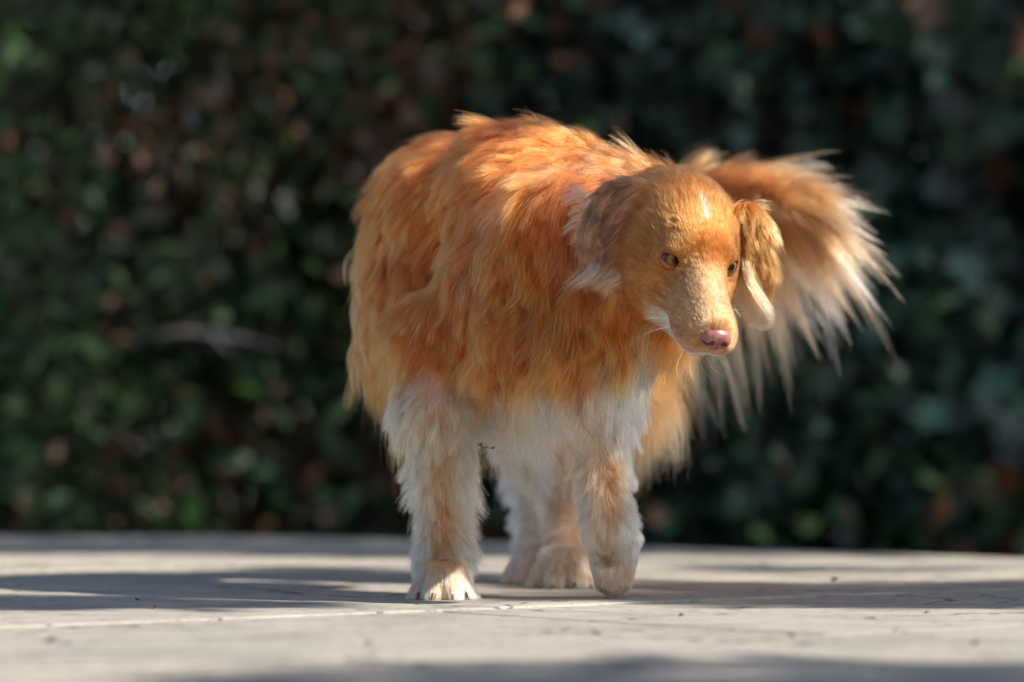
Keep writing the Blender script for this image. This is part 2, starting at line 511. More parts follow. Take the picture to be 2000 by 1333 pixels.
# ------------------------------------------------------------------ DOG: shape as a smooth distance field
PR = []   # primitives
def add(kind, a, b=None, ra=0.03, rb=None, R=None, k=0.03, reg='body', flow=(0, 0, -1), L=0.04, lift=.35, sub=False):
    PR.append(dict(kind=kind, a=np.asarray(a, float), b=None if b is None else np.asarray(b, float), ra=ra, rb=ra if rb is None else rb,
                   R=R, k=k, reg=reg, flow=np.asarray(flow, float), L=L, lift=lift, sub=sub))
def cap(a, b, ra, rb=None, **kw): add('cap', a, b, ra, rb, **kw)
def ell(c, r, R=None, **kw): add('ell', c, None, np.asarray(r, float), None, R, **kw)

# trunk
ell(P(1015, 590, .07), (.088, .085, .128), k=.04, flow=(-.25, -.1, -1), L=.055, lift=.30)
ell(P(1010, 400, .15), (.092, .11, .088), k=.04, flow=(-.8, .3, -.55), L=.034, lift=.22)
ell(P(885, 440, .30), (.098, .15, .105), k=.05, flow=(-.35, .3, -.8), L=.034, lift=.20)
ell(P(862, 570, .29), (.090, .13, .100), k=.05, flow=(-.2, .1, -1), L=.045, lift=.22)
ell(P(930, 430, .46), (.100, .11, .095), k=.05, flow=(0, .5, -.7), L=.04, lift=.22)
ell(P(1030, 470, .56), (.100, .09, .110), k=.05, flow=(.2, .3, -.8), L=.05, lift=.25)
ell(P(950, 680, .24), (.080, .13, .055), k=.05, flow=(0, .0, -1), L=.05, lift=.35)
# neck and ruff
cap(P(1090, 400, .14), P(1290, 450, .02), .080, .058, k=.035, flow=(-.75, .2, -.65), L=.042, lift=.27)
cap(P(1130, 480, .03), P(1240, 560, .01), .078, .055, k=.035, flow=(-.25, -.1, -1), L=.060, lift=.27)
cap(P(1180, 600, .01), P(1140, 690, .0), .062, .058, k=.035, flow=(-.05, -.1, -1), L=.060, lift=.30)
cap(P(1000, 690, .03), P(1120, 700, .02), .052, .056, k=.035, flow=(0, -.1, -1), L=.058, lift=.28)
# front leg (planted)
cap(P(862, 660, .09), P(852, 800, .05), .052, .040, k=.035, reg='leg', flow=(-.15, 0, -1), L=.042, lift=.28)
cap(P(852, 800, .05), P(862, 930, .045), .040, .026, k=.02, reg='leg', flow=(-.1, 0, -1), L=.031, lift=.44)
cap(P(862, 930, .045), P(866, 1085, .035), .026, .023, k=.02, reg='leg', flow=(0, 0, -1), L=.028, lift=.42)
cap(P(866, 1085, .035), P(866, 1140, .02), .023, .021, k=.015, reg='paw', flow=(0, -.3, -1), L=.026, lift=.36)
def paw(cx, cy, dy, w=1.0, ang=0.0, down=False):
    base = P(cx, cy, dy)
    ca, sa = math.cos(ang), math.sin(ang)
    for i, (tx, ty, tz) in enumerate(((-.031, -.010, 0), (-.0125, -.027, .003), (.0125, -.027, .003), (.031, -.010, 0))):
        if down:   # hanging paw: toes point at the ground
            a = base + np.array([tx * .72 * w, -.004, .026]); b = base + np.array([tx * .42 * w, -.004, -.018 - ty * -.35])
            cap(a, b, .0120 * w, .0100 * w, k=.004, reg='paw', flow=(0, -.1, -1), L=.010, lift=.18)
        else:
            q = np.array([tx * ca - ty * sa, tx * sa + ty * ca, 0]) * w
            a = base + q * .45 + np.array([0, 0, .020]); b = base + q + np.array([0, 0, tz - .006])
            cap(a, b, .0165 * w, .0155 * w, k=.0035, reg='paw', flow=(tx * 8, -.5, -.8), L=.015, lift=.22)
paw(866, 1152, .0, .79)
# front leg (raised)
cap(P(1165, 700, .03), P(1172, 810, .02), .044, .034, k=.035, reg='leg', flow=(.1, 0, -1), L=.045, lift=.38)
cap(P(1172, 810, .02), P(1180, 930, .0), .029, .021, k=.02, reg='leg', flow=(.1, 0, -1), L=.023, lift=.38)
cap(P(1180, 930, .0), P(1188, 1015, -.01), .021, .023, k=.02, reg='leg', flow=(0, 0, -1), L=.028, lift=.42)
cap(P(1188, 1015, -.01), P(1188, 1070, .015), .024, .019, k=.015, reg='paw', flow=(0, -.1, -1), L=.014, lift=.25)
paw(1198, 1098, .025, .92, 0, True)
# hind legs
cap(P(1110, 560, .52), P(1150, 700, .46), .085, .062, k=.04, reg='thigh', flow=(.35, .2, -1), L=.075, lift=.30)
cap(P(1150, 700, .46), P(1118, 830, .40), .058, .036, k=.03, reg='thigh', flow=(.1, .1, -1), L=.05, lift=.35)
cap(P(1118, 830, .40), P(1104, 960, .48), .034, .021, k=.02, reg='leg', flow=(0, .1, -1), L=.032, lift=.42)
cap(P(1104, 960, .48), P(1102, 1110, .37), .020, .019, k=.02, reg='leg', flow=(0, 0, -1), L=.024, lift=.38)
paw(1100, 1128, .31, .92, .1)
cap(P(1010, 560, .56), P(1010, 720, .52), .085, .060, k=.04, reg='thigh', flow=(-.1, .1, -1), L=.05, lift=.3)
cap(P(1010, 720, .52), P(1030, 840, .50), .058, .034, k=.03, reg='thigh', flow=(-.1, .1, -1), L=.045, lift=.35)
cap(P(1030, 840, .50), P(1046, 950, .60), .033, .021, k=.02, reg='leg', flow=(-.1, .1, -1), L=.034, lift=.42)
cap(P(1046, 950, .60), P(1052, 1100, .50), .021, .019, k=.02, reg='leg', flow=(0, 0, -1), L=.026, lift=.40)
paw(1050, 1120, .45, .90, -.1)
# tail
TAIL = [P(1120, 460, .64), P(1240, 432, .68), P(1340, 388, .66), P(1420, 364, .62), P(1490, 370, .57), P(1540, 396, .53)]
TR = [.030, .024, .019, .015, .011, .007]
for i in range(5):
    cap(TAIL[i], TAIL[i + 1], TR[i], TR[i + 1], k=.012, reg='tail', flow=(1, 0, 0), L=.05, lift=.4)

# head frame
PITCH, YAW, ROLL = math.radians(40), math.radians(17), math.radians(7)
f0 = np.array([math.cos(PITCH) * math.sin(YAW), -math.cos(PITCH) * math.cos(YAW), -math.sin(PITCH)])
s0 = np.array([math.cos(YAW), math.sin(YAW), 0.0])
u0 = np.cross(f0, s0)
if u0[2] < 0: u0 = -u0
s1 = math.cos(ROLL) * s0 - math.sin(ROLL) * u0
u1 = math.cos(ROLL) * u0 + math.sin(ROLL) * s0
HR = np.stack([f0, s1, u1], 1)                      # columns f, s, u
HO = P(1363, 511, -.150)
def H(f, s, u): return HO + HR @ np.array([f, s, u])
def Hd(f, s, u): return HR @ np.array([f, s, u])
back = Hd(-1, 0, .05)
def hell(c, r, **kw): ell(H(*c), r, R=HR, reg=kw.pop('reg', 'head'), **kw)
hell((-.058, 0, .004), (.068, .057, .048), k=.02, flow=back, L=.019, lift=.26)
hell((-.018, 0, .009), (.036, .037, .031), k=.02, flow=back, L=.011, lift=.27)
for sg in (-1, 1):
    hell((-.040, .034 * sg, -.028), (.048, .031, .038), k=.02, flow=Hd(-1, .1 * sg, -.35), L=.022, lift=.20)
    hell((-.001, .027 * sg, .0125), (.014, .015, .0095), k=.012, flow=Hd(-.8, .3 * sg, .3), L=.006, lift=.15)
    hell((.072, .0165 * sg, -.037), (.034, .0180, .020), k=.012, flow=Hd(-1, .25 * sg, -.2), L=.004, lift=.3, reg='muzzle')
cap(H(-.020, 0, -.024), H(.074, 0, -.030), .039, .0250, k=.018, reg='muzzle', flow=Hd(-1, 0, 0), L=.0075, lift=.30)
cap(H(-.005, 0, .000), H(.092, 0, -.0190), .0195, .0150, k=.015, reg='muzzle', flow=Hd(-1, 0, .1), L=.0075, lift=.30)
cap(H(-.035, 0, -.072), H(.066, 0, -.057), .032, .0160, k=.014, reg='muzzle', flow=Hd(-1, 0, -.35), L=.008, lift=.15)
for sg in (-1, 1):
    hell((-.018, .027 * sg, -.052), (.050, .026, .030), k=.018, flow=Hd(-1, .1 * sg, -.35), L=.014, lift=.2)
cap(H(-.055, -.012, -.062), P(1215, 610, .0), .034, .050, k=.03, flow=(-.4, -.1, -1), L=.040, lift=.25)
cap(H(-.10, 0, -.02), P(1250, 520, .03), .050, .060, k=.03, flow=(-.6, .1, -.8), L=.04, lift=.22)
# ears (flaps)
def flap(a, b, w0, w1, thick, nrm, **kw):
    """flat tapered flap from a to b"""
    a = np.asarray(a); b = np.asarray(b)
    d = b - a; Ln = np.linalg.norm(d); d = d / Ln
    nrm = np.asarray(nrm, float); nrm = nrm - d * np.dot(nrm, d); nrm /= np.linalg.norm(nrm)
    w = np.cross(d, nrm)
    R = np.stack([d, w, nrm], 1)
    ell((a + b) / 2, (Ln / 2, (w0 + w1) / 2, thick), R=R, **kw)
flap(P(1296, 388, -.130), P(1148, 470, -.102), .046, .044, .010, (-.15, -1, .25), k=.012, reg='earl', flow=(-.75, -.1, -.75), L=.021, lift=.17)
flap(P(1240, 415, -.120), P(1186, 540, -.105), .036, .030, .009, (-.2, -1, .1), k=.012, reg='earl', flow=(-.35, 0, -1), L=.021, lift=.17)
flap(P(1440, 400, -.115), P(1490, 510, -.085), .030, .026, .010, (.35, -1, .1), k=.010, reg='earr', flow=(.25, 0, -1), L=.022, lift=.25)
flap(P(1474, 470, -.095), P(1486, 575, -.085), .022, .016, .008, (.35, -1, .1), k=.010, reg='earr', flow=(.15, 0, -1), L=.022, lift=.25)
# eye sockets
EYES = []
for sg in (-1, 1):
    hell((-.0045, .0325 * sg, -.002), (.0150, .0155, .0140), k=.010, flow=Hd(-.9, .5 * sg, .1), L=.004, lift=.2)
for sg in (-1, 1):
    c = H(.0010, .0325 * sg, .0005)
    axis = Hd(.84, .24 * sg, .46)
    EYES.append((c, axis / np.linalg.norm(axis), sg))
    ell(c + axis * .003, (.0113,) * 3, k=.004, sub=True)

def prim_d(p, X):
    if p['kind'] == 'cap':
        a, b = p['a'].astype(np.float32), p['b'].astype(np.float32)
        ab = b - a; t = np.clip(((X - a) @ ab) / np.dot(ab, ab), 0, 1)
        d = X - a - t[:, None] * ab
        return np.sqrt(np.einsum('ij,ij->i', d, d)) - (p['ra'] + (p['rb'] - p['ra']) * t)
    q = (X - p['a'].astype(np.float32))
    if p['R'] is not None: q = q @ p['R'].astype(np.float32)
    r = p['ra'].astype(np.float32)
    k0 = np.sqrt((((q / r)) ** 2).sum(1)); k1 = np.sqrt((((q / (r * r))) ** 2).sum(1)) + 1e-9
    return k0 * (k0 - 1.0) / k1

def sdf(X):
    X = X.astype(np.float32)
    d = None
    for p in PR:
        e = prim_d(p, X).astype(np.float32); k = p['k']
        if d is None: d = e; continue
        if p['sub']:
            h = np.clip(.5 - .5 * (d + e) / k, 0, 1)
            d = d * (1 - h) + (-e) * h + k * h * (1 - h)
        else:
            h = np.maximum(k - np.abs(d - e), 0) / k
            d = np.minimum(d, e) - h * h * k * .25
    return d

def grad(f, X, e=0.0012):
    G = np.zeros_like(X, dtype=np.float32)
    for s in ((1, 1, 1), (1, -1, -1), (-1, 1, -1), (-1, -1, 1)):
        s = np.array(s, np.float32)
        G += s[None] * f(X + s * e)[:, None]
    return G / (4 * e)

def surface_nets(f, lo, hi, h, coarse=4, margin=.022):
    lo = np.array(lo, float)
    n = np.ceil((np.array(hi) - lo) / h).astype(int); n = (n // coarse + 1) * coarse + 1
    nc = (n - 1) // coarse + 1
    gc = [lo[i] + h * coarse * np.arange(nc[i]) for i in range(3)]
    Xc = np.stack(np.meshgrid(*gc, indexing='ij'), -1).reshape(-1, 3)
    dc = f(Xc).reshape(nc)
    vals = np.repeat(np.repeat(np.repeat(dc, coarse, 0), coarse, 1), coarse, 2)[:n[0], :n[1], :n[2]].astype(np.float32)
    near = np.abs(vals) < margin
    idx = np.argwhere(near)
    out = np.empty(len(idx), np.float32)
    for s in range(0, len(idx), 400000):
        out[s:s + 400000] = f(lo + idx[s:s + 400000] * h)
    vals[near] = out
    ins = vals < 0
    corners = [(i, j, k) for i in (0, 1) for j in (0, 1) for k in (0, 1)]
    sl = lambda A, c: A[c[0]:A.shape[0] - 1 + c[0], c[1]:A.shape[1] - 1 + c[1], c[2]:A.shape[2] - 1 + c[2]]
    cnt = sum(sl(ins, c).astype(np.int8) for c in corners)
    act = (cnt > 0) & (cnt < 8)
    ai = np.argwhere(act)
    vid = -np.ones(act.shape, np.int64); vid[act] = np.arange(len(ai))
    acc = np.zeros((len(ai), 3)); num = np.zeros(len(ai))
    for a in range(8):
        for b in range(a + 1, 8):
            ca, cb = np.array(corners[a]), np.array(corners[b])
            if np.abs(ca - cb).sum() != 1: continue
            va = vals[tuple((ai + ca).T)]; vb = vals[tuple((ai + cb).T)]
            cr = (va < 0) != (vb < 0)
            t = np.where(cr, va / np.where(cr, va - vb, 1), 0)
            acc += np.where(cr[:, None], ca + t[:, None] * (cb - ca), 0); num += cr
    V = lo + (ai + acc / num[:, None]) * h
    quads = []
    for ax in range(3):
        o = [0, 0, 0]; o[ax] = 1
        A = ins[:ins.shape[0] - o[0], :ins.shape[1] - o[1], :ins.shape[2] - o[2]]
        B = ins[o[0]:, o[1]:, o[2]:]
        e = np.argwhere(A != B)
        u, v = [(1, 2), (2, 0), (0, 1)][ax]
        e = e[(e[:, u] > 0) & (e[:, v] > 0) & (e[:, u] < act.shape[u]) & (e[:, v] < act.shape[v]) & (e[:, ax] < act.shape[ax])]
        fl = A[tuple(e.T)]
        du = np.zeros(3, int); du[u] = 1; dv = np.zeros(3, int); dv[v] = 1
        q = np.stack([vid[tuple((e - du - dv).T)], vid[tuple((e - dv).T)], vid[tuple(e.T)], vid[tuple((e - du).T)]], 1)
        q[~fl] = q[~fl][:, ::-1]
        quads.append(q)
    Q = np.concatenate(quads); Q = Q[(Q >= 0).all(1)]
    return V, Q

BV, BF = surface_nets(sdf, (-.30, -.34, 0.0), (.46, .80, .62), .0030)
BV = BV.astype(np.float32)
for _ in range(2):
    g = grad(sdf, BV); d = sdf(BV)
    BV -= (d / (np.einsum('ij,ij->i', g, g) + 1e-6))[:, None].clip(-.002, .002) * g
BN = grad(sdf, BV); BN /= np.linalg.norm(BN, axis=1)[:, None] + 1e-9
BV[:, 2] = np.maximum(BV[:, 2], 0.001)
print("dog mesh", len(BV), len(BF), round(time.time() - T0, 1))

# blend of grooming parameters over the surface
REGS = ['body', 'leg', 'paw', 'thigh', 'tail', 'head', 'muzzle', 'earl', 'earr']
RI = {r: i for i, r in enumerate(REGS)}
def groom_params(X):
    n = len(X)
    flow = np.zeros((n, 3)); Ls = np.zeros(n); li = np.zeros(n); W = np.zeros(n); RW = np.zeros((n, len(REGS)))
    for p in PR:
        if p['sub']: continue
        d = prim_d(p, X.astype(np.float32))
        w = np.exp(-np.maximum(d, -.02) / .0055).clip(0, 1e3)
        flow += w[:, None] * p['flow'] / np.linalg.norm(p['flow']); Ls += w * p['L']; li += w * p['lift']; W += w
        RW[:, RI[p['reg']]] += w
    W += 1e-9
    return flow / W[:, None], Ls / W, li / W, RW / W[:, None]

def vnoise(X, s, seed=0.0):
    """smooth noise in -1..1 on a few thousand points"""
    return np.array([noise.noise(Vector((x * s + seed, y * s + seed * .7, z * s - seed))) for x, y, z in X])

# ------------------------------------------------------------------ coat colour (pigment, by place on the body)
C_OR = np.array([.54, .120, .020]); C_DEEP = np.array([.36, .062, .010]); C_GOLD = np.array([.63, .190, .048])
C_CREAM = np.array([.84, .50, .30]); C_WHITE = np.array([.82, .70, .57]); C_GREY = np.array([.24, .14, .09]); C_TAN = np.array([.50, .20, .065])
C_TAIL = np.array([.40, .165, .060])
def ss(a, b, x):
    t = np.clip((x - a) / (b - a), 0, 1); return t * t * (3 - 2 * t)
def lerp(a, b, t): return a + (b - a) * t[:, None]
def px_of(X):
    D = X[:, 1] + D0
    return 1000 + X[:, 0] * FPX / D, HOR - (X[:, 2] - CAM_H) * FPX / D

def coat(X, RW, nz, nz2):
    """nz, nz2: smooth noises at X"""
    n = len(X)
    x, y = px_of(X)
    c = np.repeat(C_OR[None], n, 0)
    c = lerp(c, C_GOLD, ss(-.1, .6, nz) * .65)
    c = lerp(c, C_DEEP, ss(.05, .6, nz2) * .5 * (1 - ss(480, 600, y)))
    c = lerp(c, C_GOLD, ss(560, 740, y) * (x < 980) * ss(-.5, .4, nz) * .75)
    # greyer saddle behind the ear
    sd = np.exp(-(((x - 1190) / 95) ** 2 + ((y - 375) / 55) ** 2)) * (X[:, 1] < .4)
    c = lerp(c, C_GREY, sd * .55)
    # belly, legs, chest bib
    legl = ss(695, 835, y + 95 * nz - 55 * ss(1050, 1110, x) * (1 - ss(1230, 1260, x)) * (X[:, 1] < .12)) * (1 - ss(.22, .34, X[:, 1]) * (x < 800) * .4)
    c = lerp(c, C_CREAM, legl)
    bib = np.exp(-(((x - 1000) / 95) ** 2)) * ss(690, 750, y + 55 * nz)
    c = lerp(c, C_WHITE, np.clip(bib * 1.3, 0, 1))
    bib2 = ss(665, 700, y) * np.exp(-(((x - 1225) / 42) ** 2)) * (X[:, 1] < .2)
    c = lerp(c, C_WHITE, np.clip(bib2 * 1.2, 0, 1))
    th = np.exp(-(((x - 1275) / 16) ** 2 + ((y - 690) / 45) ** 2)) * (X[:, 1] < .1)
    c = lerp(c, C_WHITE, np.clip(th * 1.6, 0, 1))
    # tan stripe down the front of each foreleg
    for cx, x2 in ((862, 862), (1196, 1196)):
        st = np.exp(-((x - cx - 6 * nz) / 24) ** 2) * ss(760, 900, y) * (1 - ss(1080, 1110, y)) * (X[:, 1] < .2)
        c = lerp(c, C_TAN, st * .75)
    hl = ss(.3, .36, X[:, 1]) * ss(850, 950, y) * (1 - ss(1080, 1105, y))
    c = lerp(c, C_TAN, hl * np.exp(-(((x - 1075) / 20) ** 2)) * .5)
    pw = ss(1085, 1110, y)
    c = lerp(c, C_CREAM * np.array([.95, .90, .86]), pw * RW[:, RI['paw']])
    c = lerp(c, C_WHITE, pw * RW[:, RI['paw']] * ss(0, .4, nz) * .8)
    # thighs / breeches
    c = lerp(c, C_CREAM * .92, RW[:, RI['thigh']] * ss(.0, 60, y - 760))
    # head
    loc = (X - HO) @ HR
    F, Sx, U = loc[:, 0], loc[:, 1], loc[:, 2]
    hd = np.clip(RW[:, RI['head']] + RW[:, RI['muzzle']], 0, 1)
    hc = np.repeat(np.array([.43, .125, .024])[None], n, 0)
    hc = lerp(hc, np.array([.46, .18, .055]), ss(.2, .7, nz) * .5)
    hc = lerp(hc, np.array([.44, .17, .055]), ss(-.02, .02, F) * ss(.004, -.03, np.abs(Sx) - .02) * .35)
    hc = lerp(hc, np.array([.45, .215, .095]), ss(.015, .045, F) * .75)                   # pale muzzle
    hc = lerp(hc, C_WHITE, np.exp(-((Sx - .001) / .0022) ** 2) * ss(.035, .06, F) * ss(-.04, -.01, U) * .12)   # thin stripe on the nose bridge
    bl = (rng.random(n) < .75) * np.exp(-((Sx + .001 + .001 * nz) / .0028) ** 2) * ss(-.046, -.038, F) * (1 - ss(-.016, -.008, F))
    hc = lerp(hc, C_WHITE * .66, np.clip(bl * 1.5, 0, 1) * (U > 0.01))                   # blaze on the forehead
    hc = lerp(hc, C_WHITE, ss(.02, .04, F) * ss(-.044, -.050, U))                        # chin
    hc = lerp(hc, np.array([.42, .18, .065]), ss(-.060, -.085, F) * ss(.02, .045, U) * .6)
    c = lerp(c, hc, hd)
    # ears
    el = RW[:, RI['earl']]
    ec = lerp(np.repeat(np.array([.15, .072, .046])[None], n, 0), np.array([.48, .19, .065]), ss(-.1, .5, nz2))
    ec = lerp(ec, C_CREAM, np.clip(ss(1150, 1115, x) * .9 + ss(520, 550, y) * .8, 0, 1))
    c = lerp(c, ec, el)
    er = RW[:, RI['earr']]
    ec = lerp(np.repeat(np.array([.46, .16, .04])[None], n, 0), np.array([.54, .26, .10]), ss(-.1, .5, nz))
    c = lerp(c, ec, er)
    c = lerp(c, C_TAIL, RW[:, RI['tail']])
    return c

# ------------------------------------------------------------------ dog objects
def unit(v): return v / (np.linalg.norm(v, axis=-1, keepdims=True) + 1e-9)
dog = bpy.data.objects.new("dog", None); COL.objects.link(dog)
tag(dog, "long-haired red and white dog walking forward with its head lowered and one forepaw raised", "dog")

def tint_attr(data, name, cols, dom='POINT'):
    at = data.attributes.new(name, 'FLOAT_COLOR', dom)
    c4 = np.ones((len(cols), 4), np.float32); c4[:, :3] = cols
    at.data.foreach_set("color", c4.ravel())

body_me = mesh_np("dog_body", BV, BF)
sub = rng.choice(len(BV), 5000, replace=False)
kd = kdtree.KDTree(len(sub))
for i, j in enumerate(sub): kd.insert(BV[j], i)
kd.balance()
nzs = vnoise(BV[sub], 14, 3.1) + .5 * vnoise(BV[sub], 40, 9.2)
nzs2 = vnoise(BV[sub], 9, 17.7) + .4 * vnoise(BV[sub], 55, 4.2)
near = np.array([kd.find(v)[1] for v in BV])
bflow, bL, bli, bRW = groom_params(BV)
bcol = coat(BV, bRW, nzs[near], nzs2[near])
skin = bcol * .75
loc = (BV - HO) @ HR
pinkz = (ss(.070, .085, loc[:, 0]) * ss(-.036, -.040, loc[:, 2]) * ss(-.054, -.050, loc[:, 2]))[:, None]
skin = skin * (1 - pinkz) + np.array([.50, .24, .19]) * pinkz
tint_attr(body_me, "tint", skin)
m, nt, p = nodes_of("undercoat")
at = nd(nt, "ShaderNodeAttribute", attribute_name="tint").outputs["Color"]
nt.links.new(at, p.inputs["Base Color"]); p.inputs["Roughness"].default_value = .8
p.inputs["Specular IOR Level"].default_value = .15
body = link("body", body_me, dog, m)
print("body", round(time.time() - T0, 1))

def hair_mat():
    m = bpy.data.materials.new("dog_hair"); m.use_nodes = True
    nt = m.node_tree; nt.nodes.remove(nt.nodes["Principled BSDF"])
    h = nt.nodes.new("ShaderNodeBsdfHairPrincipled")
    h.model = 'CHIANG'; h.parametrization = 'COLOR'
    at = nd(nt, "ShaderNodeAttribute", attribute_name="tint").outputs["Color"]
    nt.links.new(at, h.inputs["Color"])
    h.inputs["Roughness"].default_value = .40
    h.inputs["Radial Roughness"].default_value = .75
    h.inputs["Coat"].default_value = 0.0
    h.inputs["IOR"].default_value = 1.40
    h.inputs["Offset"].default_value = math.radians(3)
    h.inputs["Random Roughness"].default_value = .2
    nt.links.new(h.outputs[0], nt.nodes["Material Output"].inputs[0])
    return m
M_HAIR = hair_mat()


def curves_obj(name, PTS, rad, col, parent=dog):
    """PTS (n,k,3), rad (n,k), col (n,k,3)"""
    n, k = PTS.shape[:2]
    hc = bpy.data.hair_curves.new(name)
    hc.add_curves([k] * n)
    hc.attributes["position"].data.foreach_set("vector", PTS.astype(np.float32).ravel()) if "position" in hc.attributes else hc.points.foreach_set("position", PTS.astype(np.float32).ravel())
    ra = hc.attributes.get("radius") or hc.attributes.new("radius", 'FLOAT', 'POINT')
    ra.data.foreach_set("value", rad.astype(np.float32).ravel())
    tint_attr(hc, "tint", col.reshape(-1, 3))
    o = link(name, hc, parent, M_HAIR)
    return o

def nearest(seed_pts, pts):
    kd = kdtree.KDTree(len(seed_pts))
    for i, v in enumerate(seed_pts): kd.insert(v, i)
    kd.balance()
    return np.fromiter((kd.find(v)[1] for v in pts), int, len(pts))

# ---- sample roots
tri = np.concatenate([BF[:, [0, 1, 2]], BF[:, [0, 2, 3]]])
A, B, Cc = BV[tri[:, 0]], BV[tri[:, 1]], BV[tri[:, 2]]
area = .5 * np.linalg.norm(np.cross(B - A, Cc - A), axis=1)
tN = BN[tri[:, 0]]; tW = bRW[tri[:, 0]]
fine = tW[:, RI['head']] * 4.5 + tW[:, RI['muzzle']] * 9.0 + tW[:, RI['paw']] * 2.2 + tW[:, RI['earl']] * 1.8 + tW[:, RI['earr']] * 1.8
ctr = (A + B + Cc) / 3
vd = unit(np.array([0, -D0, CAM_H]) - ctr)
facing = np.einsum('ij,ij->i', tN, vd)
dens = area * (1 + fine) * np.where(facing > -.25, 1.0, .28) * np.where(ctr[:, 1] > .35, .6, 1)
dens *= np.where(ctr[:, 2] < .006, .05, 1)
# bare skin: eyes, nose tip
for c, ax, sg in EYES: dens *= ~((np.linalg.norm(ctr - c, axis=1) < .0165) & (unit(ctr - c) @ ax > .73))
lc = (ctr - HO) @ HR
dens *= ~((lc[:, 0] > .082) & (lc[:, 2] < -.040) & (lc[:, 2] > -.050) & (lc[:, 1] < .03))
NH = int(os.environ.get("NH", "470000"))
ti = rng.choice(len(tri), NH, p=dens / dens.sum())
r1, r2 = rng.random(NH), rng.random(NH); fl = r1 + r2 > 1; r1[fl] = 1 - r1[fl]; r2[fl] = 1 - r2[fl]
def bary(X): return X[tri[ti, 0]] * (1 - r1 - r2)[:, None] + X[tri[ti, 1]] * r1[:, None] + X[tri[ti, 2]] * r2[:, None]
root = bary(BV); nor = unit(bary(BN)); flow = bary(bflow); RW = bary(bRW)
Lh = bary(bL[:, None])[:, 0]; lift = bary(bli[:, None])[:, 0]
nzr = nzs[near][tri[ti, 0]]; nzr2 = nzs2[near][tri[ti, 0]]
x, y = px_of(root)

# regional edits to flow and length
legw = RW[:, RI['leg']] * (root[:, 1] < .9)
# leg hair parts along the front and sweeps outwards and down
flow = flow + nor * 0.0
tang = unit(flow - nor * np.einsum('ij,ij->i', flow, nor)[:, None])
# far flank and rump hair hangs straight and long at the left outline
fk = (x < 800) * ss(540, 680, y) * (root[:, 1] > .1)
Lh = Lh * (1 + .9 * fk)
# underside fringe of chest and belly
un = ss(-.1, -.7, nor[:, 2]) * (RW[:, RI['body']] > .5)
Lh = Lh * (1 + .35 * un)
# breeches
bq = RW[:, RI['thigh']] * ss(1150, 1230, x)
Lh = Lh * (1 + .6 * bq)
# ear fringe
ef = RW[:, RI['earl']] * np.clip(ss(1160, 1125, x) + ss(505, 540, y), 0, 1)
Lh = Lh * (1 + .7 * ef)
hl_ = RW[:, RI['head']]
Lh = Lh * np.where((hl_ > .5) & (np.abs((root - HO) @ HR)[:, 0] < .02), .7, 1)
# short hair right round the eyes
for c, ax, sg in EYES:
    de = np.linalg.norm(root - c, axis=1)
    Lh *= .35 + .65 * ss(.014, .028, de)

# clump centres
NC = NH // 46
cid = rng.choice(NH, NC, replace=False)
cl = nearest(root[cid], root)
big = rng.choice(NC, NC // 7, replace=False)
clb = nearest(root[cid][big], root[cid])
# clump-level variation
jit = rng.normal(size=(NC, 3)); jb = rng.normal(size=(len(big), 3))
ph = rng.uniform(0, 6.28, NC); phb = rng.uniform(0, 6.28, len(big))
lj = np.exp(rng.normal(size=NC) * .16) * np.exp(rng.normal(size=len(big)) * .12)[clb]
cj = rng.normal(size=NC); cjb = rng.normal(size=len(big))
short = np.clip(RW[:, RI['head']] + RW[:, RI['muzzle']] + RW[:, RI['paw']], 0, 1)
amt = (1 - .72 * short)
swc = np.stack([vnoise(root[cid], 17, q) for q in (1.3, 22.1, 43.7)], 1) + .6 * np.stack([vnoise(root[cid], 45, q) for q in (5.3, 12.1, 33.7)], 1)
dirj = (jit[cl] * .06 + jb[clb[cl]] * .05 + swc[cl] * .34) * (amt ** 2.5)[:, None] + rng.normal(size=(NH, 3)) * (.03 + .07 * amt)[:, None]
L = Lh * lj[cl] ** amt * rng.uniform(.72, 1.12, NH)
li = lift * np.exp(rng.normal(size=NH) * .16 + .10 * cj[cl] * amt ** 2 + .09 * short * cj[cl])
K = 7
ts = np.linspace(0, 1, K)
d0 = unit(tang * (1 - li)[:, None] + nor * li[:, None] + dirj)
d1 = unit(tang + dirj * 1.3 + np.array([0, 0, -.30]) * amt[:, None] - nor * .0)
# legs keep sticking outwards
d1 = unit(d1 + nor * (legw * .55 * ss(770, 880, y))[:, None])
binorm = unit(np.cross(tang, nor))
PTS = np.zeros((NH, K, 3)); PTS[:, 0] = root - nor * (.0008 * (1 - .8 * short))[:, None]
for k in range(1, K):
    t = (k - .5) / (K - 1)
    d = unit(d0 * (1 - t) + d1 * t)
    PTS[:, k] = PTS[:, k - 1] + d * (L / (K - 1))[:, None]
wa = (.05 + .05 * np.abs(cjb))[clb[cl]] * L * (1 - .8 * short) * (1 - .4 * legw)
for k in range(1, K):
    t = ts[k]
    PTS[:, k] += binorm * (wa * t * np.sin(phb[clb[cl]] + t * 5.0 + ph[cl] * .15))[:, None]
# clumping towards the clump's own strand
cpath = PTS[cid]
off = cpath[cl]
cs = (1.0 * rng.random(NC)[cl] ** .8) * (1 - .85 * short) * rng.uniform(.5, 1.0, NH)
same = np.linalg.norm(off[:, 0] - PTS[:, 0], axis=1)
cs *= (same < .02)
for k in range(1, K):
    w = cs * ts[k] ** 1.1
    PTS[:, k] += (off[:, k] - PTS[:, k]) * w[:, None]
# stray hairs
st = rng.random(NH) < .012
PTS[st, -1] += rng.normal(size=(st.sum(), 3)) * .004
PTS[:, 1:, 2] = np.maximum(PTS[:, 1:, 2], .0015)
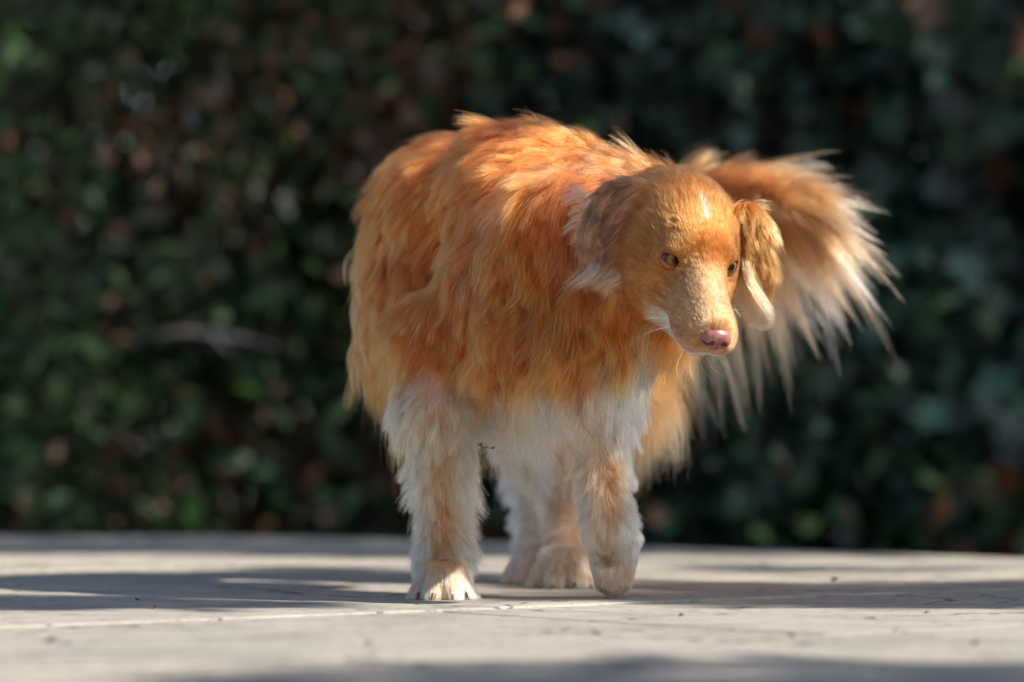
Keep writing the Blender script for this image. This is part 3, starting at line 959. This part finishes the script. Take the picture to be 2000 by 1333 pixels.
# keep long hair off the eyes
col0 = coat(root, RW, nzr, nzr2)
var = np.exp((.13 + .01 * short) * cj[cl] + .10 * cjb[clb[cl]] + (.18 + .12 * short) * rng.normal(size=NH))
col0 = col0 * var[:, None]
warm = (rng.random(NH) < .25) * (1 - short)
col0 = lerp(col0, C_GOLD, warm * .25 * (col0[:, 2] < .2))
g = (.66 + .42 * ts)[None, :, None]  # roots naturally darker, deepened further to paint shade between the locks
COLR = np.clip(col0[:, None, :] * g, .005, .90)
tipw = (ss(.6, 1, ts)[None, :, None] * .04) * (1 - short)[:, None, None]
COLR = COLR * (1 - tipw) + np.array([.72, .50, .30]) * tipw * (COLR[:, :, :1] / .5).clip(.3, 1.15)
COLR = np.clip(COLR, .005, .90)
r0 = np.where(short > .5, .00016, .00021) * (1 - .35 * RW[:, RI['muzzle']])
RAD = r0[:, None] * (1 - .80 * ts ** 1.6)[None]
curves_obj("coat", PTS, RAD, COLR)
print("coat", NH, round(time.time() - T0, 1))

# ---- feathered tail plume
def bez(pts, t):
    """smooth point on a polyline (Catmull-Rom) for t in 0..1"""
    pts = np.asarray(pts); n = len(pts) - 1
    u = np.clip(t * n, 0, n - 1e-6); i = u.astype(int); f = (u - i)[:, None]
    g = lambda j: pts[np.clip(j, 0, n)]
    p0, p1, p2, p3 = g(i - 1), g(i), g(i + 1), g(i + 2)
    return .5 * (2 * p1 + (p2 - p0) * f + (2 * p0 - 5 * p1 + 4 * p2 - p3) * f ** 2 + (3 * p1 - p0 - 3 * p2 + p3) * f ** 3)
NTc = 470; per = 42; NT = NTc * per
tc = rng.random(NTc) ** .85
core = bez(TAIL, tc); tg = unit(bez(TAIL, np.clip(tc + .02, 0, 1)) - bez(TAIL, np.clip(tc - .02, 0, 1)))
r_ = np.interp(tc, np.linspace(0, 1, 6), TR)
# fan angle in the plane of the plume: 0 = along x, positive up
lo_a = np.interp(tc, [0, .25, .55, .8, 1], [-100, -98, -82, -62, -46])
hi_a = np.interp(tc, [0, .25, .55, .8, 1], [-60, 25, 40, 44, 36])
ub = rng.random(NTc)
ang = np.radians(lo_a + (hi_a - lo_a) * ub ** 1.25)
Lc = 1.03 * np.interp(np.degrees(ang), [-100, -80, -55, -30, 0, 25, 45], [.205, .205, .190, .145, .105, .085, .07]) * np.interp(tc, [0, .3, .7, 1], [.86, 1.0, 1.0, .86]) * np.exp(rng.normal(size=NTc) * .17)
dy = rng.normal(size=NTc) * .16
d0 = unit(np.stack([np.cos(ang), dy, np.sin(ang)], 1) + tg * .35)
a1 = ang - np.radians(np.interp(np.degrees(ang), [-100, -40, 40], [5, 18, 42]))
d1 = unit(np.stack([np.cos(a1), dy * 1.3, np.sin(a1)], 1))
KT = 9; tt = np.linspace(0, 1, KT)
CP = np.zeros((NTc, KT, 3)); CP[:, 0] = core + d0 * r_[:, None] * .6 + rng.normal(size=(NTc, 3)) * r_[:, None] * .35
for k in range(1, KT):
    t = (k - .5) / (KT - 1)
    CP[:, k] = CP[:, k - 1] + unit(d0 * (1 - t) + d1 * t) * (Lc / (KT - 1))[:, None]
wv = rng.uniform(0, 6.28, NTc); bn = unit(np.cross(d0, np.array([0, 1, 0])))
for k in range(1, KT): CP[:, k] += bn * (np.sin(wv + tt[k] * 4.5) * .004 * tt[k])[:, None] + np.array([0, 1, 0]) * (np.sin(wv * 1.7 + tt[k] * 4) * .003 * tt[k])[:, None]
PT = np.repeat(CP, per, 0)
offs = unit(rng.normal(size=(NT, 3))) * (rng.random(NT) ** .5)[:, None]
sp = np.repeat(rng.uniform(.005, .013, NTc), per)
prof = np.interp(tt, [0, .35, .75, 1], [1.0, 1.0, .62, .30])
PT += offs[:, None, :] * sp[:, None, None] * prof[None, :, None]
ls = rng.uniform(.50, 1.08, NT)
PT = PT[:, :1] + (PT - PT[:, :1]) * ls[:, None, None]
cb = np.repeat(rng.normal(size=NTc), per)
cbase = C_TAIL * np.exp(.14 * cb[:, None] + .10 * rng.normal(size=(NT, 1)))
tipc = np.array([.44, .23, .115]) * np.exp(.25 * np.repeat(rng.normal(size=NTc), per))[:, None]
gre = np.repeat((rng.random(NTc) < .22) * (tc > .3), per)
tipc = np.where(gre[:, None] > 0, np.array([.20, .17, .16]), tipc)
whi = np.repeat((rng.random(NTc) < .16) * (tc > .7), per)
tipc = np.where(whi[:, None] > 0, np.array([.72, .68, .66]), tipc)
w = ss(.45, .95, tt)[None, :, None]
CT = np.clip(cbase[:, None, :] * (1 - w) + tipc[:, None, :] * w, .01, .9)
RT = np.full((NT, 1), .00028) * (1 - .8 * tt ** 1.5)[None]
curves_obj("tail_plume", PT, RT, CT)

# ---- hand-laid locks
def lock(pts, n, spread, rad, col, tip, curl=0.0, end=.12):
    k = 14
    t = np.linspace(0, 1, k)
    path = bez(pts, t)
    off = unit(rng.normal(size=(n, 3))) * (rng.random(n) ** .5)[:, None] * spread
    pr = np.interp(t, [0, .3, .75, 1], [.8, 1, .6, end])
    PP = path[None] + off[:, None] * pr[None, :, None]
    e = rng.uniform(.75, 1.0, n)
    # shorten by resampling along the lock
    idx = t[None] * e[:, None] * (k - 1)
    i0 = np.clip(idx.astype(int), 0, k - 2); f = (idx - i0)[..., None]
    PP = np.take_along_axis(PP, i0[..., None], 1) * (1 - f) + np.take_along_axis(PP, i0[..., None] + 1, 1) * f
    tw = (t ** 1.5)[None, :, None]; c = np.array(col)[None, None] * (1 - tw) + np.array(tip)[None, None] * tw
    c = np.clip(c * np.exp(.25 * rng.normal(size=(n, 1, 1))), .01, .9)
    r = np.full((n, 1), rad) * (1 - .7 * t ** 2)[None]
    return PP, r, c
locks = []
W_ = (.80, .68, .54)
locks.append(lock([P(1462, 520, -.10), P(1466, 555, -.11), P(1488, 590, -.115), P(1506, 618, -.115), P(1500, 636, -.115), P(1478, 640, -.11), P(1466, 630, -.105)], 80, .0085, .00016, (.40, .17, .05), (.70, .56, .42), end=.55))
locks.append(lock([P(1458, 500, -.10), P(1462, 545, -.11), P(1480, 580, -.115), P(1496, 612, -.112), P(1492, 628, -.11)], 50, .011, .00014, (.40, .17, .05), (.60, .42, .26), end=.8))
locks.append(lock([P(1450, 470, -.10), P(1456, 520, -.11), P(1463, 560, -.112), P(1478, 590, -.115)], 200, .006, .00022, (.45, .22, .08), (.62, .44, .28)))
for i in range(9):
    a = P(1156 + i * 9, 508 + random.uniform(-14, 10), -.068)
    e_ = P(1104 + i * 11 + random.uniform(-8, 8), 558 + random.uniform(-10, 12), -.085)
    a[1] -= .045; e_[1] -= .030
    locks.append(lock([a, (a + e_) / 2 + np.array([.004, -.006, -.002]), e_], 34, .012, .00014, (.20, .10, .06), (.66, .50, .36), end=.6))
for i in range(9):
    a = P(1150 + random.uniform(-8, 25), 385 + i * 9, -.075)
    e_ = P(1100 + random.uniform(-14, 10), 380 + i * 12 + random.uniform(-8, 8), -.07)
    locks.append(lock([a, (a + e_) / 2 + np.array([0, -.008, .008]), e_], 30, .007, .00018, (.26, .15, .1), (.50, .38, .28), end=.3))
# long strands hanging along the flank's left outline
for i in range(46):
    x0 = 712 + random.uniform(-6, 34); y0 = random.uniform(470, 700)
    a = P(x0, y0, random.uniform(.22, .34)); ln = random.uniform(50, 120)
    e_ = a + np.array([random.uniform(-.020, .004), random.uniform(-.02, .01), -ln * .0006])
    locks.append(lock([a, (a + e_) / 2 + np.array([-.009, 0, .004]), e_], 16, .005, .00018, (.58, .17, .035), (.70, .34, .13)))
# long ruff and chest locks
for i in range(170):
    x0 = random.uniform(940, 1270); y0 = random.uniform(440, 740)
    a0 = P(x0, y0, -.05)
    for _ in range(14):
        dd = float(sdf(a0[None])[0])
        if dd < .0: break
        a0[1] += max(dd, .002)
    s = random.uniform(.035, .065)
    q = np.array([random.uniform(-.45, .25), -.30, -1.0]); q /= np.linalg.norm(q)
    b0 = a0 + q * s * .5 + np.array([random.uniform(-.008, .008), -.016, 0]); c0 = a0 + q * s + np.array([random.uniform(-.014, .014), -.016, 0])
    colr = random.choice([(.52, .09, .010), (.60, .12, .016), (.68, .19, .035)])
    tipc_ = (.60, .46, .34) if y0 > 725 else (.60, .21, .05)
    locks.append(lock([a0, b0, c0], 24, .012, .00017, colr, tipc_, end=.75))
# whiskers
def whisk(pts, r=.00016, c=(.75, .55, .36)):
    locks.append(lock(pts, 1, .0, r, c, c))
for (a, b, c) in [((1402, 600), (1450, 605), (1478, 583)), ((1404, 612), (1440, 612), (1468, 612)), ((1400, 590), (1430, 598), (1448, 622)),
                  ((1396, 690), (1410, 706), (1432, 722)), ((1380, 696), (1392, 720), (1418, 738)), ((1366, 698), (1372, 724), (1392, 742)),
                  ((1350, 697), (1348, 722), (1356, 746)), ((1332, 690), (1322, 716), (1324, 744)), ((1340, 694), (1340, 716), (1330, 735)),
                  ((1310, 612), (1280, 600), (1240, 604)), ((1305, 622), (1272, 622), (1236, 632)), ((1318, 604), (1292, 586), (1262, 578)),
                  ((1302, 640), (1270, 648), (1244, 664)), ((1332, 485), (1340, 476), (1345, 492)), ((1336, 486), (1350, 478), (1334, 502)),
                  ((1436, 508), (1456, 512), (1464, 540)), ((1434, 514), (1450, 524), (1452, 548))]:
    whisk([P(*a, -.215 if a[1] > 560 else -.17), P(*b, -.23 if a[1] > 560 else -.18), P(*c, -.235 if a[1] > 560 else -.18)])
pts_, rad_, col_ = (np.concatenate([l[i] for l in locks]) for i in range(3))
curves_obj("long_locks", pts_, rad_, col_)
print("locks", round(time.time() - T0, 1))

# ------------------------------------------------------------------ eyes
def mat_eye():
    m, nt, p = nodes_of("amber_eye")
    tcn = nd(nt, "ShaderNodeTexCoord").outputs["Object"]
    sep = nd(nt, "ShaderNodeSeparateXYZ"); nt.links.new(tcn, sep.inputs[0])
    x2 = nd(nt, "ShaderNodeMath", operation='MULTIPLY'); nt.links.new(sep.outputs[0], x2.inputs[0]); nt.links.new(sep.outputs[0], x2.inputs[1])
    y2 = nd(nt, "ShaderNodeMath", operation='MULTIPLY'); nt.links.new(sep.outputs[1], y2.inputs[0]); nt.links.new(sep.outputs[1], y2.inputs[1])
    ad = nd(nt, "ShaderNodeMath", operation='ADD'); nt.links.new(x2.outputs[0], ad.inputs[0]); nt.links.new(y2.outputs[0], ad.inputs[1])
    sq = nd(nt, "ShaderNodeMath", operation='SQRT'); nt.links.new(ad.outputs[0], sq.inputs[0])
    dv = nd(nt, "ShaderNodeMath", operation='MULTIPLY'); nt.links.new(sq.outputs[0], dv.inputs[0]); dv.inputs[1].default_value = 1 / .0130
    c = ramp(nt, dv.outputs[0], [(0.0, (.004, .003, .003)), (.29, (.004, .003, .003)), (.33, (.22, .075, .012)), (.58, (.36, .13, .022)), (.74, (.07, .025, .008)), (.80, (.015, .008, .006)), (.90, (.16, .10, .08))])
    grain = noise_tex(nt, tcn, 900, 3)
    c = mix(nt, .35, c, ramp(nt, grain, [(.3, .5), (.7, 1.0)]), 'MULTIPLY')
    nt.links.new(c, p.inputs["Base Color"])
    p.inputs["Roughness"].default_value = .06
    p.inputs["Specular IOR Level"].default_value = .32
    return m
M_EYE = mat_eye()
m, nt, M_p = nodes_of("eyelid_skin"); M_LID = m
nt.links.new(nd(nt, "ShaderNodeAttribute", attribute_name="tint").outputs["Color"], M_p.inputs["Base Color"]); M_p.inputs["Roughness"].default_value = .38
for c, ax, sg in EYES:
    # gaze towards the viewer's right and slightly down
    gz = unit(ax * .55 + unit(Hd(.84, .12, .50)) + np.array([.10, 0, -.08]))
    n1, n2 = 28, 20
    V = []
    for i in range(n1 + 1):
        th = math.pi * i / n1
        for j in range(n2): 
            a = 2 * math.pi * j / n2
            V.append((.0122 * math.sin(th) * math.cos(a), .0122 * math.sin(th) * math.sin(a), .0122 * math.cos(th)))
    F = [(i * n2 + j, (i + 1) * n2 + j, (i + 1) * n2 + (j + 1) % n2, i * n2 + (j + 1) % n2) for i in range(n1) for j in range(n2)]
    e = link("eye", mesh_np("eyeball", V, F), dog, M_EYE)
    e.location = Vector(c)
    e.rotation_euler = Vector(gz).to_track_quat('Z', 'Y').to_euler()
    # eyelid: shell with an almond opening
    up = unit(Hd(-.1, 0, 1) - ax * np.dot(Hd(-.1, 0, 1), ax)); up = unit(up * math.cos(.16) - sg * math.sin(.16) * unit(Hd(0, 1, 0) - ax * np.dot(Hd(0, 1, 0), ax))); sd = np.cross(up, ax)
    na, nr = 48, 12
    V = []
    for r in range(nr + 1):
        f = r / nr
        for k in range(na):
            a = 2 * math.pi * k / na
            A_ = math.radians(60) * (1 + .18 * (math.cos(a) * (1 if sg < 0 else -1) > .9)); B_ = math.radians(23) if math.sin(a) > 0 else math.radians(26)
            ra_ = 1.0 / math.sqrt((math.cos(a) / A_) ** 2 + (math.sin(a) / B_) ** 2)
            if abs(math.cos(a)) > .8: ra_ *= 1 + .22 * (abs(math.cos(a)) - .8) / .2
            ro = math.radians(88)
            an = ra_ + (ro - ra_) * f
            R_ = .0128 + .0006 * math.sin(math.pi * min(f * 3, 1)) + .0002 * f
            if f == 0: R_ = .0123
            dv = ax * math.cos(an) + (sd * math.cos(a) + up * math.sin(a)) * math.sin(an)
            V.append(c + dv * R_)
    F = [(r * na + k, r * na + (k + 1) % na, (r + 1) * na + (k + 1) % na, (r + 1) * na + k) for r in range(nr) for k in range(na)]
    lm = mesh_np("eyelid", V, F)
    fr = np.repeat(np.arange(nr + 1) / nr, na)[:, None]
    w_ = ss(.09, .20, fr)
    tint_attr(lm, "tint", np.array([[.085, .035, .028]]) * (1 - w_) + np.array([[.40, .15, .045]]) * w_)
    lid = link("eyelid", lm, dog, M_LID)
    sm = lid.modifiers.new("sub", 'SUBSURF'); sm.levels = 1; sm.render_levels = 1

# claws
m, nt, p = nodes_of("horn"); p.inputs["Base Color"].default_value = (.10, .06, .045, 1); p.inputs["Roughness"].default_value = .4
for (cx, cy, dy, w) in ((866, 1152, .0, .79), (1100, 1128, .31, .92)):
    base = P(cx, cy, dy)
    for (tx, ty) in ((-.031, -.010), (-.0125, -.027), (.0125, -.027), (.031, -.010)):
        t0 = base + np.array([tx * w, ty * w, 0]) + np.array([0, -.011 * w, 0]); t0[2] = .009
        V, F = tube("c", [t0, t0 + np.array([tx * .10, -.006, -.002]), t0 + np.array([tx * .16, -.010, -.0075])], [.0026, .0022, .0006], 8)
        me = bpy.data.meshes.new("claw"); me.from_pydata(V, [], F); me.update()
        link("claw", me, dog, m)

# ------------------------------------------------------------------ nose
def ellL(X, c, r):
    q = X - np.array(c); r = np.array(r)
    k0 = np.sqrt(((q / r) ** 2).sum(1)); k1 = np.sqrt(((q / (r * r)) ** 2).sum(1)) + 1e-9
    return k0 * (k0 - 1) / k1
def smin(a, b, k): h = np.maximum(k - np.abs(a - b), 0) / k; return np.minimum(a, b) - h * h * k * .25
def smax(a, b, k): return -smin(-a, -b, k)
def nose_sdf(X):
    d = ellL(X, (-.002, 0, .0035), (.0105, .0150, .0075))
    for s in (-1, 1): d = smin(d, ellL(X, (.000, .0085 * s, -.002), (.0090, .0088, .0085)), .004)
    d = smin(d, ellL(X, (.001, 0, -.005), (.0075, .007, .0090)), .004)
    for s in (-1, 1):
        d = smax(d, -ellL(X, (.0085, .0068 * s, -.0018), (.0060, .0036, .0030)), .0016)
        d = smax(d, -ellL(X, (.0050, .0128 * s, -.0035), (.0065, .0042, .0013)), .0012)
    d = smax(d, -ellL(X, (.0100, 0, -.0065), (.0040, .0008, .0090)), .0012)
    return d
NV, NF = surface_nets(nose_sdf, (-.016, -.022, -.018), (.016, .022, .016), .0006, 2, .004)
m, nt, p = nodes_of("pink_nose_skin")
tcn = nd(nt, "ShaderNodeTexCoord").outputs["Object"]
vo = nd(nt, "ShaderNodeTexVoronoi"); vo.inputs["Scale"].default_value = 900; nt.links.new(tcn, vo.inputs["Vector"])
blot = noise_tex(nt, tcn, 110, 3)
c = ramp(nt, blot, [(.35, (.24, .085, .072)), (.65, (.36, .140, .115))])
vs = nd(nt, "ShaderNodeVectorMath", operation='DISTANCE'); nt.links.new(tcn, vs.inputs[0]); vs.inputs[1].default_value = (.0058, -.0080, .0048)
c = mix(nt, ramp(nt, vs.outputs["Value"], [(.0014, 1.0), (.0020, 0.0)]), c, (.03, .012, .014))
nt.links.new(c, p.inputs["Base Color"]); p.inputs["Roughness"].default_value = .30
p.inputs["Subsurface Weight"].default_value = .15; p.inputs["Subsurface Radius"].default_value = (.004, .0015, .001)
nt.links.new(bump(nt, vo.outputs["Distance"], .35, .0004).outputs[0], p.inputs["Normal"])
nose = link("nose", mesh_np("nose", NV * np.array([1.1, 1.0, 1.1]), NF), dog, m)
NM = Matrix(((HR[0, 0], HR[0, 1], HR[0, 2], 0), (HR[1, 0], HR[1, 1], HR[1, 2], 0), (HR[2, 0], HR[2, 1], HR[2, 2], 0), (0, 0, 0, 1)))
nose.matrix_world = Matrix.Translation(Vector(H(.1055, 0, -.0225))) @ NM
print("SUM", round(time.time() - T0, 1))

# dry seed twig caught in the belly fur
tw = tubes_obj("dry_twig", [tube("t", [P(932, 869, -.02), P(945, 874, -.022), P(958, 876, -.022), P(968, 873, -.02)], [.0006, .0005, .0005, .0003], 5),
                            tube("t", [P(938, 866, -.021), P(941, 872, -.021)], [.0022, .0010], 6),
                            tube("t", [P(962, 878, -.021), P(964, 872, -.021)], [.0020, .0012], 6)], M_DRY, None)
tag(tw, "tiny dry seed twig caught in the white fur under the dog's chest", "twig")
